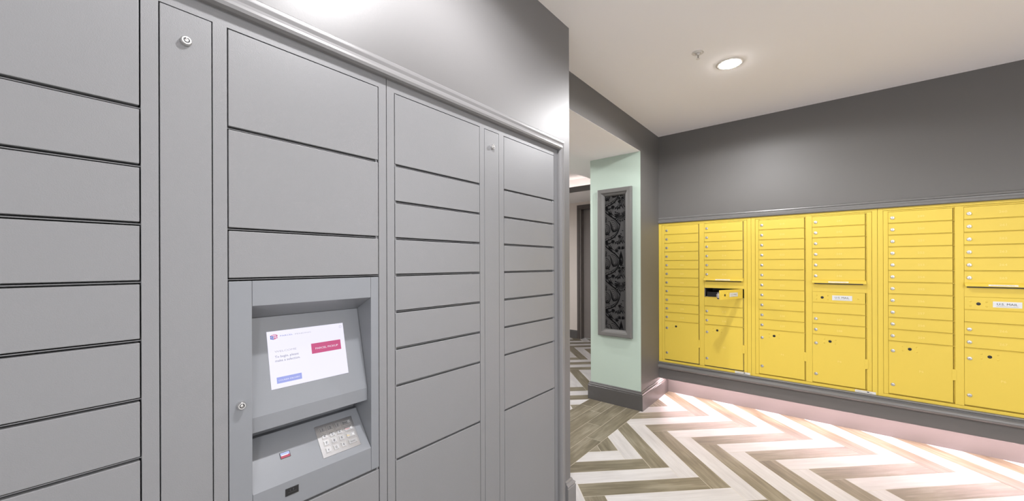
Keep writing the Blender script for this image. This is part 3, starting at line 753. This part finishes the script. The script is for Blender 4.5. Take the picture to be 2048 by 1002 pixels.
pb = MB(); cxp = (px0 + px1) / 2; HW = (px1 - px0) / 2
def addq(pts):
    q = []
    for (u, v) in pts:
        q.append((cxp + max(-HW, min(HW, u)), YP - 0.0034 - 8e-8 * len(pb.f), max(pz0, min(pz1, v))))
    if max(p[0] for p in q) - min(p[0] for p in q) < 1e-5 or max(p[2] for p in q) - min(p[2] for p in q) < 1e-5: return
    pb.add(q, [tuple(range(len(q)))])
def stroke(pts, w0, w1=None, wm=None):
    n = len(pts)
    w1 = w0 if w1 is None else w1
    w0, w1, wm = w0 * 0.9, w1 * 0.9, (wm * 0.95 if wm else None)
    for i in range(n - 1):
        def off(j):
            a = pts[max(0, j - 1)]; c = pts[min(n - 1, j + 1)]; d = Vector((c[0] - a[0], c[1] - a[1])); d.normalize()
            t = j / (n - 1); w = w0 + (w1 - w0) * t
            if wm: w = w + (wm - w) * math.sin(math.pi * t)
            return (pts[j][0] - d.y * w / 2, pts[j][1] + d.x * w / 2), (pts[j][0] + d.y * w / 2, pts[j][1] - d.x * w / 2)
        (a, b_), (c, d_) = off(i), off(i + 1); addq([a, b_, d_, c])
def bez(p, n=14):
    out = []
    for i in range(n + 1):
        t = i / n; k = len(p) - 1
        x = sum(math.comb(k, j) * (1 - t) ** (k - j) * t ** j * p[j][0] for j in range(k + 1)); y = sum(math.comb(k, j) * (1 - t) ** (k - j) * t ** j * p[j][1] for j in range(k + 1)); out.append((x, y))
    return out
def xf(pts, c, s, a, fl=1):
    ca, sa = math.cos(a), math.sin(a)
    return [(c[0] + s * (fl * x * ca - y * sa), c[1] + s * (fl * x * sa + y * ca)) for x, y in pts]
def drop(c, s, a, fl=1, w=.5):
    pts = [(w * math.sin(t) * math.sin(t / 2) ** 1.2, -math.cos(t)) for t in [2 * math.pi * i / 14 for i in range(14)]]
    addq(xf([(x * .68, y * .56) for x, y in pts], c, s, a, fl))
def paisley(c, s, a, fl):
    for k, (q, w) in enumerate(((1.0, .0062), (.76, .0040), (.54, .0034), (.34, .0028))):
        body = bez([(0.10, 1.02), (-.75, .85), (-.95, -.55), (-.25, -.95), (.75, -.95), (.80, .10), (.10, .42), (-.06, .80), (.42, 1.18), (.52, .92)], 26)
        stroke(xf([(x * q, y * q - .12 * (1 - q)) for x, y in body], c, s, a, fl), w * .8, w * .5, w * 1.3)
    for i in range(5): drop(xf([(-.30 + .14 * i, -.42 + .05 * (i % 2))], c, s, a, fl)[0], s * .16, a, fl)
    sp = [((.05 + .035 * t) * math.cos(t) , (.05 + .035 * t) * math.sin(t) - .25) for t in [i * .55 for i in range(12)]]
    stroke(xf(sp, c, s, a, fl), .002, .0032)
    for i in range(7):
        t = -2.6 + i * .42; drop(xf([(1.02 * math.cos(t) - .05, 1.02 * math.sin(t) - .1)], c, s, a, fl)[0], s * .2, a + (t + math.pi / 2) * fl, fl)
def fan(c, s, a):
    for rr, nn, sz in ((1.0, 13, .42), (.62, 11, .34), (.30, 7, .24)):
        for i in range(nn):
            t = R(-20 + 220 * i / (nn - 1)) + math.pi
            drop((c[0] + s * rr * math.cos(t), c[1] + s * rr * math.sin(t) * 1.15), s * sz, t - math.pi / 2)
    for rr in (.80, .46): stroke([(c[0] + s * rr * math.cos(t), c[1] + s * rr * 1.15 * math.sin(t)) for t in [math.pi - R(20) + R(220) * i / 20 for i in range(21)]], .0016)
    for fl in (1, -1):
        stroke([(c[0] + fl * s * (.42 - (.05 + .03 * t) * math.cos(t)), c[1] + s * (.30 + (.05 + .03 * t) * math.sin(t))) for t in [i * .5 for i in range(14)]], .002, .004)
def crown(c, s):
    for i in range(5): drop((c[0] + s * (i - 2) * .34, c[1] + s * (.55 - .12 * abs(i - 2))), s * .5, -(i - 2) * .35)
    stroke([(c[0] - s * .8, c[1]), (c[0] + s * .8, c[1])], .005); stroke([(c[0] - s * .6, c[1] - s * .25), (c[0] + s * .6, c[1] - s * .25)], .003)
    for fl in (1, -1):
        stroke(bez([(c[0] + fl * s * .25, c[1] - s * .3), (c[0] + fl * s * .3, c[1] - s * 1.2), (c[0] + fl * s * .8, c[1] - s * 1.9)]), .007, .002, .010)
        stroke(bez([(c[0] + fl * s * .7, c[1] - s * .3), (c[0] + fl * s * .75, c[1] - s * 1.1), (c[0] + fl * s * 1.4, c[1] - s * 1.6)]), .003, .002, .008)
    drop((c[0], c[1] - s * .9), s * .7, math.pi)
AXU = 0.060
def frond(p, a0, a1, n, ln, w=.009, bend=.35):
    for i in range(n):
        a = R(a0 + (a1 - a0) * i / max(1, n - 1)); l = ln * (0.7 + 0.3 * math.sin(math.pi * (i + .5) / n))
        d = (math.cos(a), math.sin(a)); q = (-d[1] * bend, d[0] * bend)
        stroke(bez([p, (p[0] + d[0] * l * .5 + q[0] * l * .5, p[1] + d[1] * l * .5 + q[1] * l * .5), (p[0] + d[0] * l, p[1] + d[1] * l)], 8), .002, .001, w)
def curl(c, r0, r1, a0, turns, w0, w1):
    n = 18
    stroke([(c[0] + (r0 + (r1 - r0) * i / n) * math.cos(R(a0) + turns * 2 * math.pi * i / n), c[1] + (r0 + (r1 - r0) * i / n) * math.sin(R(a0) + turns * 2 * math.pi * i / n)) for i in range(n + 1)], w0, w1)
TILE = 0.69; z = pz0 - 0.40
while z < pz1 + 0.5:
    for hh in (0, TILE / 2):
        zz = z + hh
        paisley((-.012, zz + .030), .086, R(16), -1); paisley((-.092, zz + .000), .076, R(2), -1)
        # sweeping stems
        stroke(bez([(-.13, zz - .105), (-.06, zz - .085), (.01, zz - .080), (.055, zz + .00), (.050, zz + .10)], 22), .008, .004, .013)
        stroke(bez([(-.13, zz - .080), (-.06, zz - .062), (.00, zz - .060), (.040, zz + .00), (.040, zz + .07)], 22), .003, .002, .005)
        stroke(bez([(-.13, zz + .225), (-.08, zz + .165), (-.03, zz + .135), (.03, zz + .11), (.050, zz + .05)], 20), .009, .003, .013)
        stroke(bez([(-.13, zz + .250), (-.07, zz + .185), (-.01, zz + .150), (.03, zz + .14), (.045, zz + .10)], 20), .003, .002, .006)
        curl((-.040, zz + .168), .004, .017, 200, 1.3, .006, .009); curl((.020, zz - .115), .004, .015, 20, -1.2, .005, .008); curl((-.100, zz + .130), .003, .013, 90, 1.2, .004, .007)
        frond((-.115, zz - .100), -80, -10, 5, .060, .010); frond((-.040, zz - .092), -75, -15, 4, .050, .010); frond((.030, zz - .050), -60, 10, 4, .042, .009)
        frond((-.070, zz + .165), 20, 95, 4, .052, .010, -.35); frond((.005, zz + .135), 30, 100, 4, .048, .010, -.35); frond((-.12, zz + .10), -20, 60, 4, .040, .008)
        for i in range(8): drop((-.105 + i * .022, zz - .118 - .010 * math.sin(i * 1.3)), .026, R(-70 + 10 * i))
        for i in range(6): drop((.048 - i * .010, zz + .060 + i * .012), .024, R(40))
    fan((AXU, z + .165), .056, 0); fan((AXU, z + .165), .030, 0); crown((AXU, z + .165 + .115), .034); crown((AXU, z - .075), .030)
    for k in range(4): drop((AXU, z + .36 + k * .032), .046 - .004 * k, math.pi * (k % 2))
    for fl in (1, -1):
        stroke(bez([(AXU, z + .34), (AXU + fl * .035, z + .38), (AXU + fl * .012, z + .43), (AXU, z + .49)], 14), .005, .003, .011)
        frond((AXU + fl * .006, z + .505), 90 - fl * 75, 90 - fl * 15, 4, .046, .010, fl * .3); frond((AXU + fl * .004, z + .33), -90 + fl * 20, -90 + fl * 80, 3, .044, .010, fl * .3)
    z += TILE
pr_ = pb.build('paisley_print', 'damaskprint', pap); pr_['kind'] = 'stuff'

# ================================================================== SPRINKLER
sx, sy, sz = -0.633, 2.613, ZC
s = empty('fire_sprinkler', (sx, sy, sz), 'small white fire sprinkler head hanging from the ceiling', 'sprinkler')
b = MB(); b.lathe((sx, sy, sz), (0, 0, -1), [(.036, -.001), (.036, .002), (.033, .0045), (.024, .003), (.022, .006), (.016, .007), (.014, .003)], 28); b.build('escutcheon', 'whitemetal', s, smooth=35)
b = MB(); b.lathe((sx, sy, sz), (0, 0, -1), [(.010, 0), (.010, .012), (.006, .014), (.006, .018)], 14); b.build('body', 'whitemetal', s, smooth=35)
for k in (-1, 1):
    b = MB()
    for (r0, h0), (r1, h1) in (((.008, .014), (.0095, .024)), ((.0095, .024), (.003, .039))):
        p0 = Vector((sx + k * r0, sy, sz - h0)); p1 = Vector((sx + k * r1, sy, sz - h1)); b.lathe(p0, p1 - p0, [(.0016, 0), (.0016, (p1 - p0).length)], 8)
    b.build('frame_arm', 'whitemetal', s, smooth=35)
b = MB(); b.lathe((sx, sy, sz), (0, 0, -1), [(.0022, .016), (.0022, .037)], 10); b.build('glass_bulb', 'darksteel', s, smooth=35)
b = MB(); n = 16
b.lathe((sx, sy, sz), (0, 0, -1), [(.004, .037), (.004, .042), (.0025, .045)], 12)
for k in range(n):
    a = 2 * math.pi * k / n; d = Vector((math.cos(a), math.sin(a), 0)); t = Vector((-math.sin(a), math.cos(a), 0)); c = Vector((sx, sy, sz - .042))
    b.add([c + d * .003 - t * .0006, c + d * .003 + t * .0006, c + d * .0125 + t * .0016 + Vector((0, 0, .001)), c + d * .0125 - t * .0016 + Vector((0, 0, .001))], [(0, 1, 2, 3)])
b.build('deflector', 'whitemetal', s)
